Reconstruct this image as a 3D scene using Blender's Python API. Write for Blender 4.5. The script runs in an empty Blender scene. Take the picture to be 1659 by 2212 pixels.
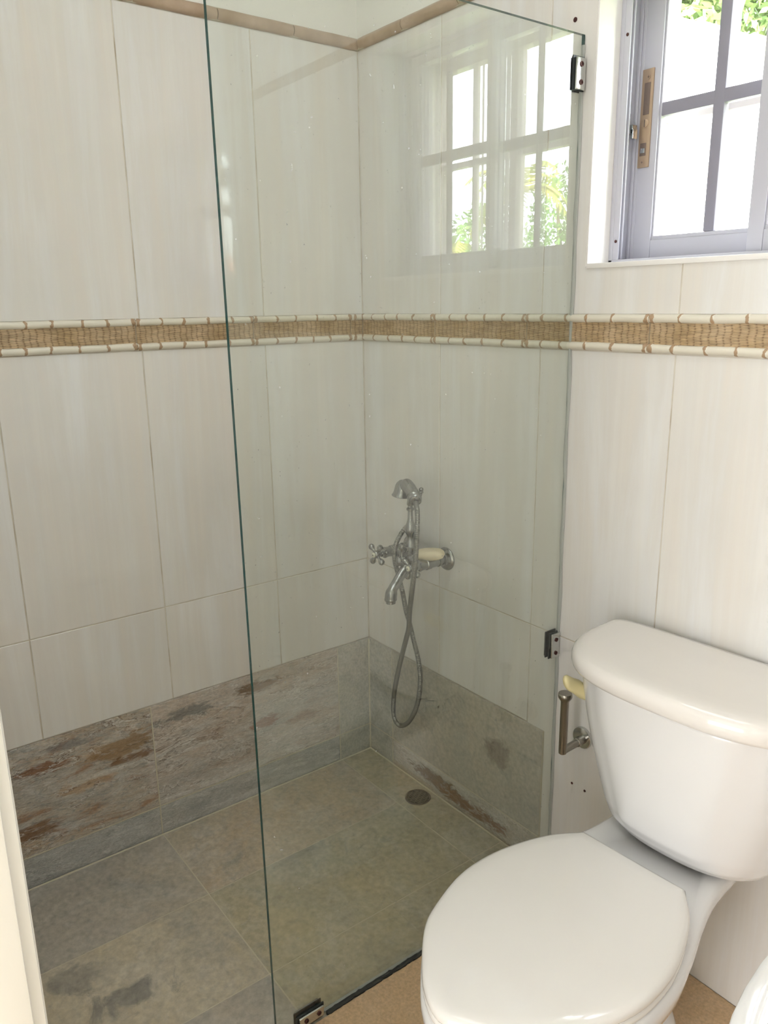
import bpy, bmesh, math, random
import numpy as np
from mathutils import Vector, Matrix, noise as mnoise
random.seed(7); rng = np.random.default_rng(7)
PI = math.pi
SC = bpy.context.scene
COL = SC.collection

# ------------------------------------------------------------------ camera
def look_basis(yaw, pitch, roll):
    f = Vector((-math.sin(yaw)*math.cos(pitch), math.cos(yaw)*math.cos(pitch), math.sin(pitch)))
    r = Vector((math.cos(yaw), math.sin(yaw), 0)); u = r.cross(f)
    return math.cos(roll)*r + math.sin(roll)*u, -math.sin(roll)*r + math.cos(roll)*u, f
cam_data = bpy.data.cameras.new('camera'); cam = bpy.data.objects.new('camera', cam_data); COL.objects.link(cam)
R, U, F = look_basis(.9261, -.2566, -.0141)
cam.matrix_world = Matrix(((R.x, U.x, -F.x, 1.8833), (R.y, U.y, -F.y, -1.3502), (R.z, U.z, -F.z, 1.401), (0, 0, 0, 1)))
cam_data.sensor_fit = 'VERTICAL'; cam_data.sensor_height = 24.0
cam_data.lens = 1707.5/2212*24.0; cam_data.clip_start = .02; cam_data.clip_end = 300
SC.camera = cam

# ------------------------------------------------------------------ sky, sun, lights, exposure
SC.view_settings.view_transform = 'Standard'; SC.view_settings.look = 'None'
SC.view_settings.gamma = 1.0; SC.view_settings.exposure = 0.44; SC.view_settings.use_curve_mapping = False
world = bpy.data.worlds.new('sky'); SC.world = world; world.use_nodes = True
bg = world.node_tree.nodes['Background']; bg.inputs[0].default_value = (.88, .94, 1.0, 1); bg.inputs[1].default_value = 19.0
SC.cycles.use_denoising = True; SC.cycles.use_adaptive_sampling = True; SC.cycles.adaptive_threshold = .08; SC.cycles.adaptive_min_samples = 12
SC.cycles.max_bounces = 14; SC.cycles.diffuse_bounces = 6; SC.cycles.glossy_bounces = 4
SC.cycles.transparent_max_bounces = 24; SC.cycles.transmission_bounces = 8
SC.cycles.sample_clamp_indirect = 6.0; SC.cycles.caustics_reflective = False; SC.cycles.caustics_refractive = False

def light(name, kind, loc, rot, energy, size=None, size_y=None, color=(1, 1, 1), portal=False):
    d = bpy.data.lights.new(name, kind); o = bpy.data.objects.new(name, d); COL.objects.link(o)
    o.location = loc; o.rotation_euler = rot; d.energy = energy; d.color = color
    if kind == 'AREA':
        d.shape = 'RECTANGLE'; d.size = size; d.size_y = size_y
        if portal: d.cycles.is_portal = True
    return o
sun = light('sun', 'SUN', (-2, -6, 9), (math.radians(38), 0, math.radians(-25)), 16.0, color=(1, .95, .86)); sun.data.angle = .01
light('window_daylight_portal', 'AREA', (1.10, .26, 1.75), (-PI/2, 0, 0), 1.0, .62, .60, portal=True)
light('hall_fill_light', 'AREA', (1.4, -4.3, 1.2), (PI/2, 0, 0), 96.0, 2.6, 1.9, color=(.97, .98, 1))  # unseen area light added in the hall to brighten the bathroom
light('bathroom_fill_light', 'AREA', (1.0, -.66, 2.50), (0, 0, 0), 4.0, .9, .6, color=(.97, .985, 1))  # unseen fill added under the ceiling, no fitting behind it

# ------------------------------------------------------------------ materials
def new_mat(name):
    m = bpy.data.materials.new(name); m.use_nodes = True
    nt = m.node_tree; b = nt.nodes['Principled BSDF']; return m, nt, b
def N(nt, t, **kw):
    n = nt.nodes.new(t)
    for k, v in kw.items(): setattr(n, k, v)
    return n
def simple(name, col, rough=.5, metal=0.0, coat=0.0, bump=None, spec=None):
    m, nt, b = new_mat(name)
    b.inputs['Base Color'].default_value = (*col, 1); b.inputs['Roughness'].default_value = rough
    b.inputs['Metallic'].default_value = metal; b.inputs['Coat Weight'].default_value = coat
    if spec is not None: b.inputs['Specular IOR Level'].default_value = spec
    if bump:
        tc = N(nt, 'ShaderNodeTexCoord'); no = N(nt, 'ShaderNodeTexNoise'); no.inputs['Scale'].default_value = bump[0]
        no.inputs['Detail'].default_value = 4
        bp = N(nt, 'ShaderNodeBump'); bp.inputs['Strength'].default_value = bump[1]; bp.inputs['Distance'].default_value = .002
        nt.links.new(tc.outputs['Object'], no.inputs['Vector']); nt.links.new(no.outputs[0], bp.inputs['Height']); nt.links.new(bp.outputs[0], b.inputs['Normal'])
    return m
def noise_node(nt, vec, scale, detail=4, rough=.55, dist=0.0):
    n = N(nt, 'ShaderNodeTexNoise'); n.inputs['Scale'].default_value = scale; n.inputs['Detail'].default_value = detail
    n.inputs['Roughness'].default_value = rough; n.inputs['Distortion'].default_value = dist
    nt.links.new(vec, n.inputs['Vector']); return n.outputs[0]
def ramp(nt, fac, stops, interp='LINEAR'):
    r = N(nt, 'ShaderNodeValToRGB'); r.color_ramp.interpolation = interp; el = r.color_ramp.elements
    while len(el) < len(stops): el.new(.5)
    for e, (p, c) in zip(el, stops):
        e.position = p; e.color = (*c, 1) if len(c) == 3 else c
    nt.links.new(fac, r.inputs[0]); return r.outputs[0]
def mix(nt, fac, a, b, mode='MIX'):
    n = N(nt, 'ShaderNodeMix'); n.data_type = 'RGBA'; n.blend_type = mode
    for s, v in ((n.inputs[0], fac), (n.inputs[6], a), (n.inputs[7], b)):
        if hasattr(v, 'links') or hasattr(v, 'is_linked'): nt.links.new(v, s)
        elif isinstance(v, tuple): s.default_value = (*v, 1)
        else: s.default_value = v
    return n.outputs[2]
def mapped(nt, scale=(1, 1, 1), jitter=True):
    tc = N(nt, 'ShaderNodeTexCoord'); mp = N(nt, 'ShaderNodeMapping'); mp.inputs['Scale'].default_value = scale
    nt.links.new(tc.outputs['Object'], mp.inputs['Vector'])
    if not jitter: return mp.outputs[0]
    oi = N(nt, 'ShaderNodeObjectInfo'); mu = N(nt, 'ShaderNodeMath', operation='MULTIPLY'); mu.inputs[1].default_value = 37.0
    nt.links.new(oi.outputs['Random'], mu.inputs[0]); nt.links.new(mu.outputs[0], mp.inputs['Location']); return mp.outputs[0]

def ceramic_tile_mat():
    m, nt, b = new_mat('cream_streaked_wall_tile')
    v1 = mapped(nt, (9, 9, .9)); v2 = mapped(nt, (40, 40, 1.6)); v3 = mapped(nt, (3, 3, 3))
    s1 = ramp(nt, noise_node(nt, v1, 1.6, 5, .6, .4), [(.34, (.765, .725, .675)), (.50, (.745, .725, .695)), (.66, (.785, .785, .785))])
    s2 = noise_node(nt, v2, 1.0, 4, .6)
    f2 = ramp(nt, s2, [(.45, (0, 0, 0)), (.75, (.45, .45, .45))])
    c = mix(nt, f2, s1, (.84, .83, .80))
    f3 = ramp(nt, noise_node(nt, v3, 1.0, 3), [(.4, (0, 0, 0)), (.7, (.4, .4, .4))])
    c = mix(nt, f3, c, (.69, .675, .645))
    nt.links.new(c, b.inputs['Base Color']); b.inputs['Roughness'].default_value = .07; b.inputs['Specular IOR Level'].default_value = .5
    bp = N(nt, 'ShaderNodeBump'); bp.inputs['Strength'].default_value = .16; bp.inputs['Distance'].default_value = .0014
    v4 = mapped(nt, (26, 26, 3.0)); nt.links.new(noise_node(nt, v4, 1.0, 3, .5), bp.inputs['Height']); nt.links.new(bp.outputs[0], b.inputs['Normal'])
    return m
def grout_mat():
    m, nt, b = new_mat('grout')
    v = mapped(nt, (1, 1, 1), False); d = ramp(nt, noise_node(nt, v, 9, 3), [(.45, (.66, .62, .54)), (.72, (.42, .35, .26))])
    nt.links.new(d, b.inputs['Base Color']); b.inputs['Roughness'].default_value = .85; return m
def slate_mat(name, base=(.53, .515, .47), warm=(.58, .48, .375), rust=(.38, .21, .11), pale=(.70, .69, .66), dark=(.29, .30, .29),
              amt_warm=.5, amt_rust=.25, amt_pale=.35, amt_dark=.3, stretch=(1, 1, 3.2), seed=0.0, bump=.5, scale=5.0, blobs=(), rough=.55, crack=0.0, cloud=.35):
    """layered slate: bands of grey, tan, rust and pale flaking; blobs = real stains (centre, radii, colour, strength)"""
    m, nt, b = new_mat(name)
    tc = N(nt, 'ShaderNodeTexCoord'); mp = N(nt, 'ShaderNodeMapping'); mp.inputs['Scale'].default_value = stretch; mp.inputs['Location'].default_value = (seed, seed*1.7, seed*.6)
    nt.links.new(tc.outputs['Object'], mp.inputs['Vector']); v = mp.outputs[0]
    c = mix(nt, ramp(nt, noise_node(nt, v, scale*.8, 6, .62, .6), [(.38, (0, 0, 0)), (.66, (1, 1, 1))]), base, tuple(.5*(a+w) for a, w in zip(base, warm)))
    def layer(c, col, sc, lo, hi, amt, det=8, dist=1.2, off=0.0):
        mp2 = N(nt, 'ShaderNodeMapping'); mp2.inputs['Location'].default_value = (off, off*.3, off*2.1); nt.links.new(v, mp2.inputs['Vector'])
        f = ramp(nt, noise_node(nt, mp2.outputs[0], sc, det, .68, dist), [(lo, (0, 0, 0)), (hi, (amt, amt, amt))])
        return mix(nt, f, c, col)
    c = layer(c, warm, scale*.3, .42, .62, cloud, 4, .3, 41.0)
    c = layer(c, tuple(.72*k for k in base), scale*.36, .46, .62, cloud, 4, .3, 57.0)
    c = layer(c, dark, scale*.9, .50, .64, amt_dark, 9, .8, 3.1)
    c = layer(c, warm, scale*.7, .47, .62, amt_warm, 9, .9, 7.7)
    c = layer(c, pale, scale*1.3, .50, .63, amt_pale, 12, 1.0, 11.3)
    c = layer(c, pale, scale*6, .50, .62, amt_pale*.6, 12, .8, 5.3)
    c = layer(c, rust, scale*1.1, .53, .64, amt_rust, 12, 1.0, 17.9)
    c = layer(c, dark, scale*6, .52, .63, .25+amt_rust*.6, 12, 1.2, 23.0)
    for (cen, rad, col, st) in blobs:
        sub = N(nt, 'ShaderNodeVectorMath', operation='SUBTRACT'); sub.inputs[1].default_value = cen; nt.links.new(tc.outputs['Object'], sub.inputs[0])
        dv = N(nt, 'ShaderNodeVectorMath', operation='DIVIDE'); dv.inputs[1].default_value = rad; nt.links.new(sub.outputs[0], dv.inputs[0])
        ln = N(nt, 'ShaderNodeVectorMath', operation='LENGTH'); nt.links.new(dv.outputs[0], ln.inputs[0])
        ad = N(nt, 'ShaderNodeMath', operation='MULTIPLY_ADD'); ad.inputs[1].default_value = 3.2; nt.links.new(noise_node(nt, v, scale*3.0, 9, .7, .8), ad.inputs[0])
        ad.inputs[2].default_value = -1.6
        sm = N(nt, 'ShaderNodeMath', operation='ADD'); nt.links.new(ln.outputs['Value'], sm.inputs[0]); nt.links.new(ad.outputs[0], sm.inputs[1])
        f = ramp(nt, sm.outputs[0], [(.55, (st, st, st)), (.95, (0, 0, 0))]); c = mix(nt, f, c, col)
    if crack:
        for sc_, off in ((scale*.8, 61.0), (scale*1.7, 77.0)):
            mp3 = N(nt, 'ShaderNodeMapping'); mp3.inputs['Location'].default_value = (off, off, off); nt.links.new(v, mp3.inputs['Vector'])
            nn = noise_node(nt, mp3.outputs[0], sc_, 9, .62, .5); gate = ramp(nt, noise_node(nt, mp3.outputs[0], sc_*.6, 3), [(.46, (0, 0, 0)), (.58, (1, 1, 1))])
            for lo, colr, w_ in ((.500, tuple(.35*k for k in rust), .012), (.522, tuple(min(1, 1.12*k) for k in pale), .018)):
                f = ramp(nt, nn, [(lo-w_, (0, 0, 0)), (lo, (crack,)*3), (lo+w_, (0, 0, 0))]); f = mix(nt, 1.0, f, gate, 'MULTIPLY'); c = mix(nt, f, c, colr)
    g = ramp(nt, noise_node(nt, v, scale*22, 3, .6), [(.3, (.82, .82, .82)), (.7, (1.12, 1.12, 1.12))])
    c = mix(nt, 1.0, c, g, 'MULTIPLY')
    nt.links.new(c, b.inputs['Base Color']); b.inputs['Roughness'].default_value = rough; b.inputs['Specular IOR Level'].default_value = .35
    bp = N(nt, 'ShaderNodeBump'); bp.inputs['Strength'].default_value = bump; bp.inputs['Distance'].default_value = .004
    nt.links.new(noise_node(nt, v, scale*6, 10, .7, .9), bp.inputs['Height']); nt.links.new(bp.outputs[0], b.inputs['Normal'])
    return m
def thin_glass(name, tint, film=0.0):
    """flat clear pane; Fresnel mirror over a tinted see-through body, with a slight lime film"""
    m = bpy.data.materials.new(name); m.use_nodes = True; nt = m.node_tree; nt.nodes.clear()
    out = N(nt, 'ShaderNodeOutputMaterial'); tr = N(nt, 'ShaderNodeBsdfTransparent'); tr.inputs[0].default_value = (*tint, 1)
    gl = N(nt, 'ShaderNodeBsdfGlossy'); gl.inputs['Roughness'].default_value = .0
    ge = N(nt, 'ShaderNodeNewGeometry'); io = N(nt, 'ShaderNodeMath', operation='MULTIPLY_ADD')
    io.inputs[1].default_value = 1/1.6-1.6; io.inputs[2].default_value = 1.6; nt.links.new(ge.outputs['Backfacing'], io.inputs[0])
    fr = N(nt, 'ShaderNodeFresnel'); nt.links.new(io.outputs[0], fr.inputs['IOR'])
    body = tr.outputs[0]
    if film:
        df = N(nt, 'ShaderNodeBsdfDiffuse'); df.inputs[0].default_value = (.85, .87, .88, 1)
        tc = N(nt, 'ShaderNodeTexCoord'); mp = N(nt, 'ShaderNodeMapping'); mp.inputs['Scale'].default_value = (1, 6, 1.2); nt.links.new(tc.outputs['Object'], mp.inputs['Vector'])
        f1 = ramp(nt, noise_node(nt, mp.outputs[0], 4, 5), [(.3, (film*.6,)*3), (.7, (film*1.4,)*3)])
        sp = ramp(nt, noise_node(nt, tc.outputs['Object'], 130, 2, .4), [(.74, (0, 0, 0)), (.80, (.35, .35, .35))])
        f = mix(nt, 1.0, f1, sp, 'ADD')
        mx0 = N(nt, 'ShaderNodeMixShader'); nt.links.new(f, mx0.inputs[0]); nt.links.new(tr.outputs[0], mx0.inputs[1]); nt.links.new(df.outputs[0], mx0.inputs[2]); body = mx0.outputs[0]
    mx = N(nt, 'ShaderNodeMixShader'); nt.links.new(fr.outputs[0], mx.inputs[0]); nt.links.new(body, mx.inputs[1]); nt.links.new(gl.outputs[0], mx.inputs[2])
    nt.links.new(mx.outputs[0], out.inputs[0]); return m

M = {}
M['tile'] = ceramic_tile_mat(); M['grout'] = grout_mat()
M['pale_grout'] = simple('pale_floor_grout', (.60, .56, .44), .8)
M['plaster'] = simple('white_plaster', (.84, .83, .79), .8, bump=(120, .15))
M['white_paint'] = simple('white_gloss_paint', (.86, .85, .80), .35)
M['reveal'] = simple('white_reveal', (.84, .82, .80), .35)
M['alu'] = simple('white_window_aluminium', (.50, .50, .56), .35)
M['muntin'] = simple('backlit_muntin_aluminium', (.26, .25, .30), .4)  # darker than the frame: backlit shade put into the colour
M['alu_out'] = simple('outer_window_wood', (.50, .45, .43), .5)
M['glass'] = thin_glass('shower_glass', (.968, .988, .968), .012)
M['pane'] = thin_glass('window_glass', (.985, .99, .99))
M['glass_edge'] = simple('green_glass_edge', (.012, .075, .07), .12)
M['ceramic'] = simple('white_toilet_ceramic', (.76, .76, .765), .09, coat=.5)
M['lid'] = simple('white_gloss_seat_plastic', (.80, .785, .76), .10, coat=.4)
M['beige_lid'] = simple('warm_white_ceramic', (.78, .75, .72), .10, coat=.5)
M['chrome'] = simple('tarnished_chrome', (.33, .335, .33), .22, 1.0, bump=(160, .25))
M['chrome2'] = simple('polished_chrome', (.60, .61, .60), .14, 1.0)
M['steel_dull'] = simple('dull_steel', (.36, .34, .30), .30, 1.0, bump=(220, .3))
M['rust'] = simple('rusty_screw', (.09, .035, .03), .5, .4)
M['black'] = simple('black_gasket', (.012, .018, .02), .4)
M['mould'] = simple('mouldy_sealant', (.035, .038, .035), .7, bump=(90, .6))
M['sealant'] = simple('grey_sealant', (.42, .44, .42), .35)
M['soap'] = simple('cream_soap', (.80, .70, .50), .45)
M['lever'] = simple('yellowed_plastic', (.72, .64, .36), .35)
M['enamel'] = simple('enamel_button', (.82, .80, .66), .2)
M['brass'] = simple('brushed_bronze_plate', (.50, .37, .26), .35, .6)
M['brass_dark'] = simple('recessed_bronze', (.20, .15, .125), .5, .3)
M['rod'] = simple('ivory_glazed_cane', (.74, .70, .60), .3, bump=(60, .15))
M['node'] = simple('brown_cane_node', (.42, .29, .18), .5, bump=(150, .5))
M['stone_trim'] = None
def weave_mat():
    m, nt, b = new_mat('woven_cane')
    v = mapped(nt, (1, 1, 1)); v2 = mapped(nt, (30, 30, 260))
    c = ramp(nt, noise_node(nt, v, 14, 3), [(.35, (.50, .36, .20)), (.65, (.64, .49, .32))])
    c = mix(nt, ramp(nt, noise_node(nt, v2, 1, 3), [(.35, (.75, .75, .75)), (.7, (1.15, 1.15, 1.15))]), (0, 0, 0), c, 'MIX') if False else mix(nt, 1.0, c, ramp(nt, noise_node(nt, v2, 1, 3), [(.35, (.72, .72, .72)), (.7, (1.15, 1.15, 1.15))]), 'MULTIPLY')
    ga = N(nt, 'ShaderNodeAttribute'); ga.attribute_name = 'gap'; gm = N(nt, 'ShaderNodeMath', operation='MULTIPLY'); gm.inputs[1].default_value = .75; nt.links.new(ga.outputs['Fac'], gm.inputs[0])  # recess shade between strands painted into the colour as dark brown
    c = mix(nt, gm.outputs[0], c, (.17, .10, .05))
    nt.links.new(c, b.inputs['Base Color']); b.inputs['Roughness'].default_value = .5; return m
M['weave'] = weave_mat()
def trim_mat():
    m, nt, b = new_mat('tan_sandstone_trim'); v = mapped(nt)
    c = ramp(nt, noise_node(nt, v, 18, 5), [(.35, (.42, .31, .215)), (.6, (.50, .38, .28)), (.8, (.58, .47, .36))])
    nt.links.new(c, b.inputs['Base Color']); b.inputs['Roughness'].default_value = .55
    bp = N(nt, 'ShaderNodeBump'); bp.inputs['Strength'].default_value = .3; bp.inputs['Distance'].default_value = .002
    nt.links.new(noise_node(nt, v, 70, 4), bp.inputs['Height']); nt.links.new(bp.outputs[0], b.inputs['Normal']); return m
M['stone_trim'] = trim_mat()
M['hall_floor'] = simple('pale_hall_floor', (.60, .52, .42), .5)

# ------------------------------------------------------------------ mesh helpers
def link(name, me, mats, parent=None):
    o = bpy.data.objects.new(name, me)
    for m_ in (mats if isinstance(mats, (list, tuple)) else [mats]): me.materials.append(m_)
    COL.objects.link(o)
    if parent: o.parent = parent
    return o
def from_bm(name, bm, mats, parent=None, smooth=None):
    bmesh.ops.recalc_face_normals(bm, faces=bm.faces[:]); me = bpy.data.meshes.new(name); bm.to_mesh(me); bm.free()
    if smooth is not None:
        for p in me.polygons: p.use_smooth = True
        me.set_sharp_from_angle(angle=math.radians(smooth))
    return link(name, me, mats, parent)
def raw(name, verts, faces, mats, parent=None, smooth=None, mi=None):
    me = bpy.data.meshes.new(name); me.from_pydata([tuple(v) for v in verts], [], faces); me.update()
    if mi is not None: me.polygons.foreach_set('material_index', mi)
    bm = bmesh.new(); bm.from_mesh(me); bmesh.ops.recalc_face_normals(bm, faces=bm.faces[:]); bm.to_mesh(me); bm.free()
    if smooth is not None:
        for p in me.polygons: p.use_smooth = True
        me.set_sharp_from_angle(angle=math.radians(smooth))
    return link(name, me, mats, parent)
def tag(o, label=None, cat=None, group=None, kind=None):
    if label: o['label'] = label
    if cat: o['category'] = cat
    if group: o['group'] = group
    if kind: o['kind'] = kind
    return o
def empty(name, loc, rz=0.0):
    o = bpy.data.objects.new(name, None); o.empty_display_size = .05; COL.objects.link(o); o.location = loc; o.rotation_euler = (0, 0, rz); return o
def bm_box(bm, x0, x1, y0, y1, z0, z1, bev=0.0, mi=0):
    b2 = bmesh.new(); bmesh.ops.create_cube(b2, size=1.0)
    for v in b2.verts: v.co = Vector(((x0+x1)/2+v.co.x*(x1-x0), (y0+y1)/2+v.co.y*(y1-y0), (z0+z1)/2+v.co.z*(z1-z0)))
    if bev: bmesh.ops.bevel(b2, geom=b2.edges[:], offset=bev, segments=2, affect='EDGES', profile=.6)
    for f in b2.faces: f.material_index = mi
    me = bpy.data.meshes.new('t'); b2.to_mesh(me); b2.free(); bm.from_mesh(me); bpy.data.meshes.remove(me)
def box(name, x0, x1, y0, y1, z0, z1, mat, parent=None, bev=0.0, smooth=None):
    bm = bmesh.new(); bm_box(bm, x0, x1, y0, y1, z0, z1, bev); return from_bm(name, bm, mat, parent, smooth if smooth else (35 if bev else None))
PL = {'left': lambda u, v, d: (d, u, v), 'back': lambda u, v, d: (u, -d, v), 'floor': lambda u, v, d: (u, v, d), 'right': lambda u, v, d: (-d, u, v)}
def offset_poly(P, o):
    n = len(P); out = []
    for i in range(n):
        a, b, c = Vector(P[i-1]), Vector(P[i]), Vector(P[(i+1) % n])
        d1 = (b-a).normalized(); d2 = (c-b).normalized(); n1 = Vector((-d1.y, d1.x)); n2 = Vector((-d2.y, d2.x))
        k = (n1+n2); k = k/max(k.dot(n1), .2); out.append((b.x+k.x*o, b.y+k.y*o))
    return out
def plate(name, poly, plane, d0, d1, mat, parent=None, bev=.0008):
    """flat piece with an arrised face; poly CCW in (u,v), d = depth out of the wall"""
    f = PL[plane]; n = len(poly); inn = offset_poly(poly, bev)
    V = [f(u, v, d0) for u, v in poly]+[f(u, v, d1-bev) for u, v in poly]+[f(u, v, d1) for u, v in inn]
    Fc = [tuple(range(n-1, -1, -1)), tuple(range(2*n, 3*n))]
    for r in (0, 1):
        for i in range(n): j = (i+1) % n; Fc.append((r*n+i, r*n+j, (r+1)*n+j, (r+1)*n+i))
    return raw(name, V, Fc, mat, parent)
def rect(a, b, c, d): return [(a, c), (b, c), (b, d), (a, d)]
def rough_plate(name, u0, u1, v0, v1, plane, d0, d1, mat, parent=None, amp=.002, nu=24, nv=16, seed=0.0, stretch=(1, 2.5)):
    """stone tile whose face is really uneven"""
    f = PL[plane]; V = []; Fc = []
    for j in range(nv+1):
        for i in range(nu+1):
            u = u0+(u1-u0)*i/nu; v = v0+(v1-v0)*j/nv
            h = mnoise.fractal(Vector((u*14*stretch[0]+seed, v*14*stretch[1], seed*1.3)), .6, 2.1, 4)*amp
            edge = min(i, nu-i, j, nv-j); h = h*(0.25 if edge == 0 else 1)-(.0012 if edge == 0 else 0)
            V.append(f(u, v, d1+max(h*.8, -.0009)))
    for j in range(nv):
        for i in range(nu): a = j*(nu+1)+i; Fc.append((a, a+1, a+nu+2, a+nu+1))
    ring = [i for i in range(nu+1)]+[j*(nu+1)+nu for j in range(1, nv+1)]+[nv*(nu+1)+i for i in range(nu-1, -1, -1)]+[j*(nu+1) for j in range(nv-1, 0, -1)]
    base = len(V)
    def uv(k): j, i = divmod(k, nu+1); return u0+(u1-u0)*i/nu, v0+(v1-v0)*j/nv
    for k in ring: V.append(f(*uv(k), d0))
    L = len(ring)
    for k in range(L): Fc.append((ring[k], ring[(k+1) % L], base+(k+1) % L, base+k))
    Fc.append(tuple(range(base, base+L)))
    return raw(name, V, Fc, mat, parent, smooth=50)
def frame_for(t, prev=None):
    t = t.normalized(); n = prev-t*prev.dot(t) if prev is not None else t.orthogonal()
    n.normalize(); return n, t.cross(n)
def tube_geo(pts, rad, seg=14, caps=True):
    pts = [Vector(p) for p in pts]; V = []; Fc = []; n = None
    for i, p in enumerate(pts):
        t = (pts[min(i+1, len(pts)-1)]-pts[max(i-1, 0)]); n, b = frame_for(t, n); r = rad[i] if isinstance(rad, (list, tuple)) else rad
        for k in range(seg):
            a = 2*PI*k/seg; V.append(p+n*(r*math.cos(a))+b*(r*math.sin(a)))
    for i in range(len(pts)-1):
        for k in range(seg): k2 = (k+1) % seg; Fc.append((i*seg+k, i*seg+k2, (i+1)*seg+k2, (i+1)*seg+k))
    if caps: Fc.append(tuple(range(seg-1, -1, -1))); Fc.append(tuple((len(pts)-1)*seg+k for k in range(seg)))
    return V, Fc
def tube(name, pts, rad, mat, parent=None, seg=14, smooth=40, caps=True):
    V, Fc = tube_geo(pts, rad, seg, caps); return raw(name, V, Fc, mat, parent, smooth)
def lathe(name, prof, origin, axis, mat, parent=None, seg=24, smooth=35):
    """prof = [(radius, distance along axis)...]"""
    o = Vector(origin); a = Vector(axis).normalized(); n, b = frame_for(a); V = []; Fc = []
    for r, h in prof:
        for k in range(seg): t = 2*PI*k/seg; V.append(o+a*h+(n*math.cos(t)+b*math.sin(t))*max(r, 1e-5))
    for i in range(len(prof)-1):
        for k in range(seg): k2 = (k+1) % seg; Fc.append((i*seg+k, i*seg+k2, (i+1)*seg+k2, (i+1)*seg+k))
    Fc.append(tuple(range(seg-1, -1, -1))); Fc.append(tuple((len(prof)-1)*seg+k for k in range(seg)))
    return raw(name, V, Fc, mat, parent, smooth)
def spline(P, n):
    P = [Vector(p) for p in P]; P = [P[0]*2-P[1]]+P+[P[-1]*2-P[-2]]; out = []
    for i in range(1, len(P)-2):
        for k in range(n):
            t = k/n; a, b, c, d = P[i-1:i+3]
            out.append(.5*((2*b)+(c-a)*t+(2*a-5*b+4*c-d)*t*t+(3*b-a-3*c+d)*t**3))
    out.append(P[-2]); return out
def resample(P, step):
    L = [0]
    for a, b in zip(P, P[1:]): L.append(L[-1]+(b-a).length)
    n = max(2, int(L[-1]/step)); out = []; j = 0
    for i in range(n+1):
        s = L[-1]*i/n
        while j < len(L)-2 and L[j+1] < s: j += 1
        f = (s-L[j])/max(L[j+1]-L[j], 1e-9); out.append(P[j].lerp(P[j+1], min(f, 1)))
    return out
def loft(name, rings, mat, parent=None, smooth=60, cap=(True, True)):
    n = len(rings[0]); V = [p for r in rings for p in r]; Fc = []
    for i in range(len(rings)-1):
        for k in range(n): k2 = (k+1) % n; Fc.append((i*n+k, i*n+k2, (i+1)*n+k2, (i+1)*n+k))
    if cap[0]: Fc.append(tuple(range(n-1, -1, -1)))
    if cap[1]: Fc.append(tuple((len(rings)-1)*n+k for k in range(n)))
    return raw(name, V, Fc, mat, parent, smooth)

# ------------------------------------------------------------------ room shell
CEIL = 2.52; RX = 2.14; FY = -1.247; HALL_Y = -4.6
floor = tag(box('floor', -.25, 3.4, HALL_Y-.2, .22, -.12, -.0035, M['pale_grout']), kind='structure')
box('hall_floor_tiling', -.25, 3.4, HALL_Y, -1.37, -.0034, .0, M['hall_floor'], floor)
ceiling = tag(box('ceiling', -.25, 3.4, HALL_Y-.2, .22, CEIL, CEIL+.12, M['plaster']), kind='structure')
wall_left = tag(box('wall_left', -.15, -.0012, HALL_Y, .20, 0, CEIL, [M['grout']]), kind='structure')
WX0, WX1, WZ0, WZ1 = .785, 1.415, 1.470, 2.030
bm = bmesh.new(); yb0, yb1 = .0012, .235
bm_box(bm, -.15, WX0, yb0, yb1, 0, CEIL); bm_box(bm, WX1, 3.4, yb0, yb1, 0, CEIL)
bm_box(bm, WX0, WX1, yb0, yb1, 0, WZ0); bm_box(bm, WX0, WX1, yb0, yb1, WZ1, CEIL)
wall_back = tag(from_bm('wall_back', bm, M['grout']), kind='structure')
wall_right = tag(box('wall_right', RX, RX+.12, -1.25, .0, 0, CEIL, M['tile']), kind='structure')
bm = bmesh.new(); bm_box(bm, 0, 1.2, -1.367, FY, 0, CEIL); bm_box(bm, 2.04, RX, -1.367, FY, 0, CEIL); bm_box(bm, 1.2, 2.04, -1.367, FY, 2.15, CEIL)
bm_box(bm, RX, 3.4, -1.367, FY, 0, CEIL)
wall_front = tag(from_bm('wall_front', bm, M['plaster']), kind='structure')
tag(box('wall_hall_end', -.15, 3.4, HALL_Y-.12, HALL_Y, 0, CEIL, M['plaster']), kind='structure')
tag(box('wall_hall_side', 3.28, 3.4, HALL_Y, FY, 0, CEIL, M['plaster']), kind='structure')
box('plaster_upper', -.0012, .002, -1.247, -.002, 2.0735, CEIL, M['plaster'], wall_left)
box('plaster_upper', .002, RX, -.002, .0012, 2.0735, CEIL, M['plaster'], wall_back)
# doorway lining whose edge shows at the left of the picture
door = empty('door_1', (1.2, -1.30, 0)); tag(door, kind='structure')
def at0(o, p):  # keep world coordinates under a moved parent
    o.matrix_parent_inverse = p.matrix_world.inverted() if False else Matrix.Translation(-p.location) if p.rotation_euler.z == 0 else o.matrix_parent_inverse
    return o
at0(box('door_lining', 1.197, 1.214, -1.40, -1.2495, 0, 2.13, M['white_paint'], door, .004), door)
at0(box('door_stop', 1.2141, 1.226, -1.335, -1.262, 0, 2.12, M['white_paint'], door, .003), door)
at0(box('door_head', 1.214, 2.026, -1.40, -1.2495, 2.115, 2.147, M['white_paint'], door, .004), door)
at0(box('door_lining', 2.026, 2.043, -1.40, -1.2495, 0, 2.13, M['white_paint'], door, .004), door)

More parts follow.
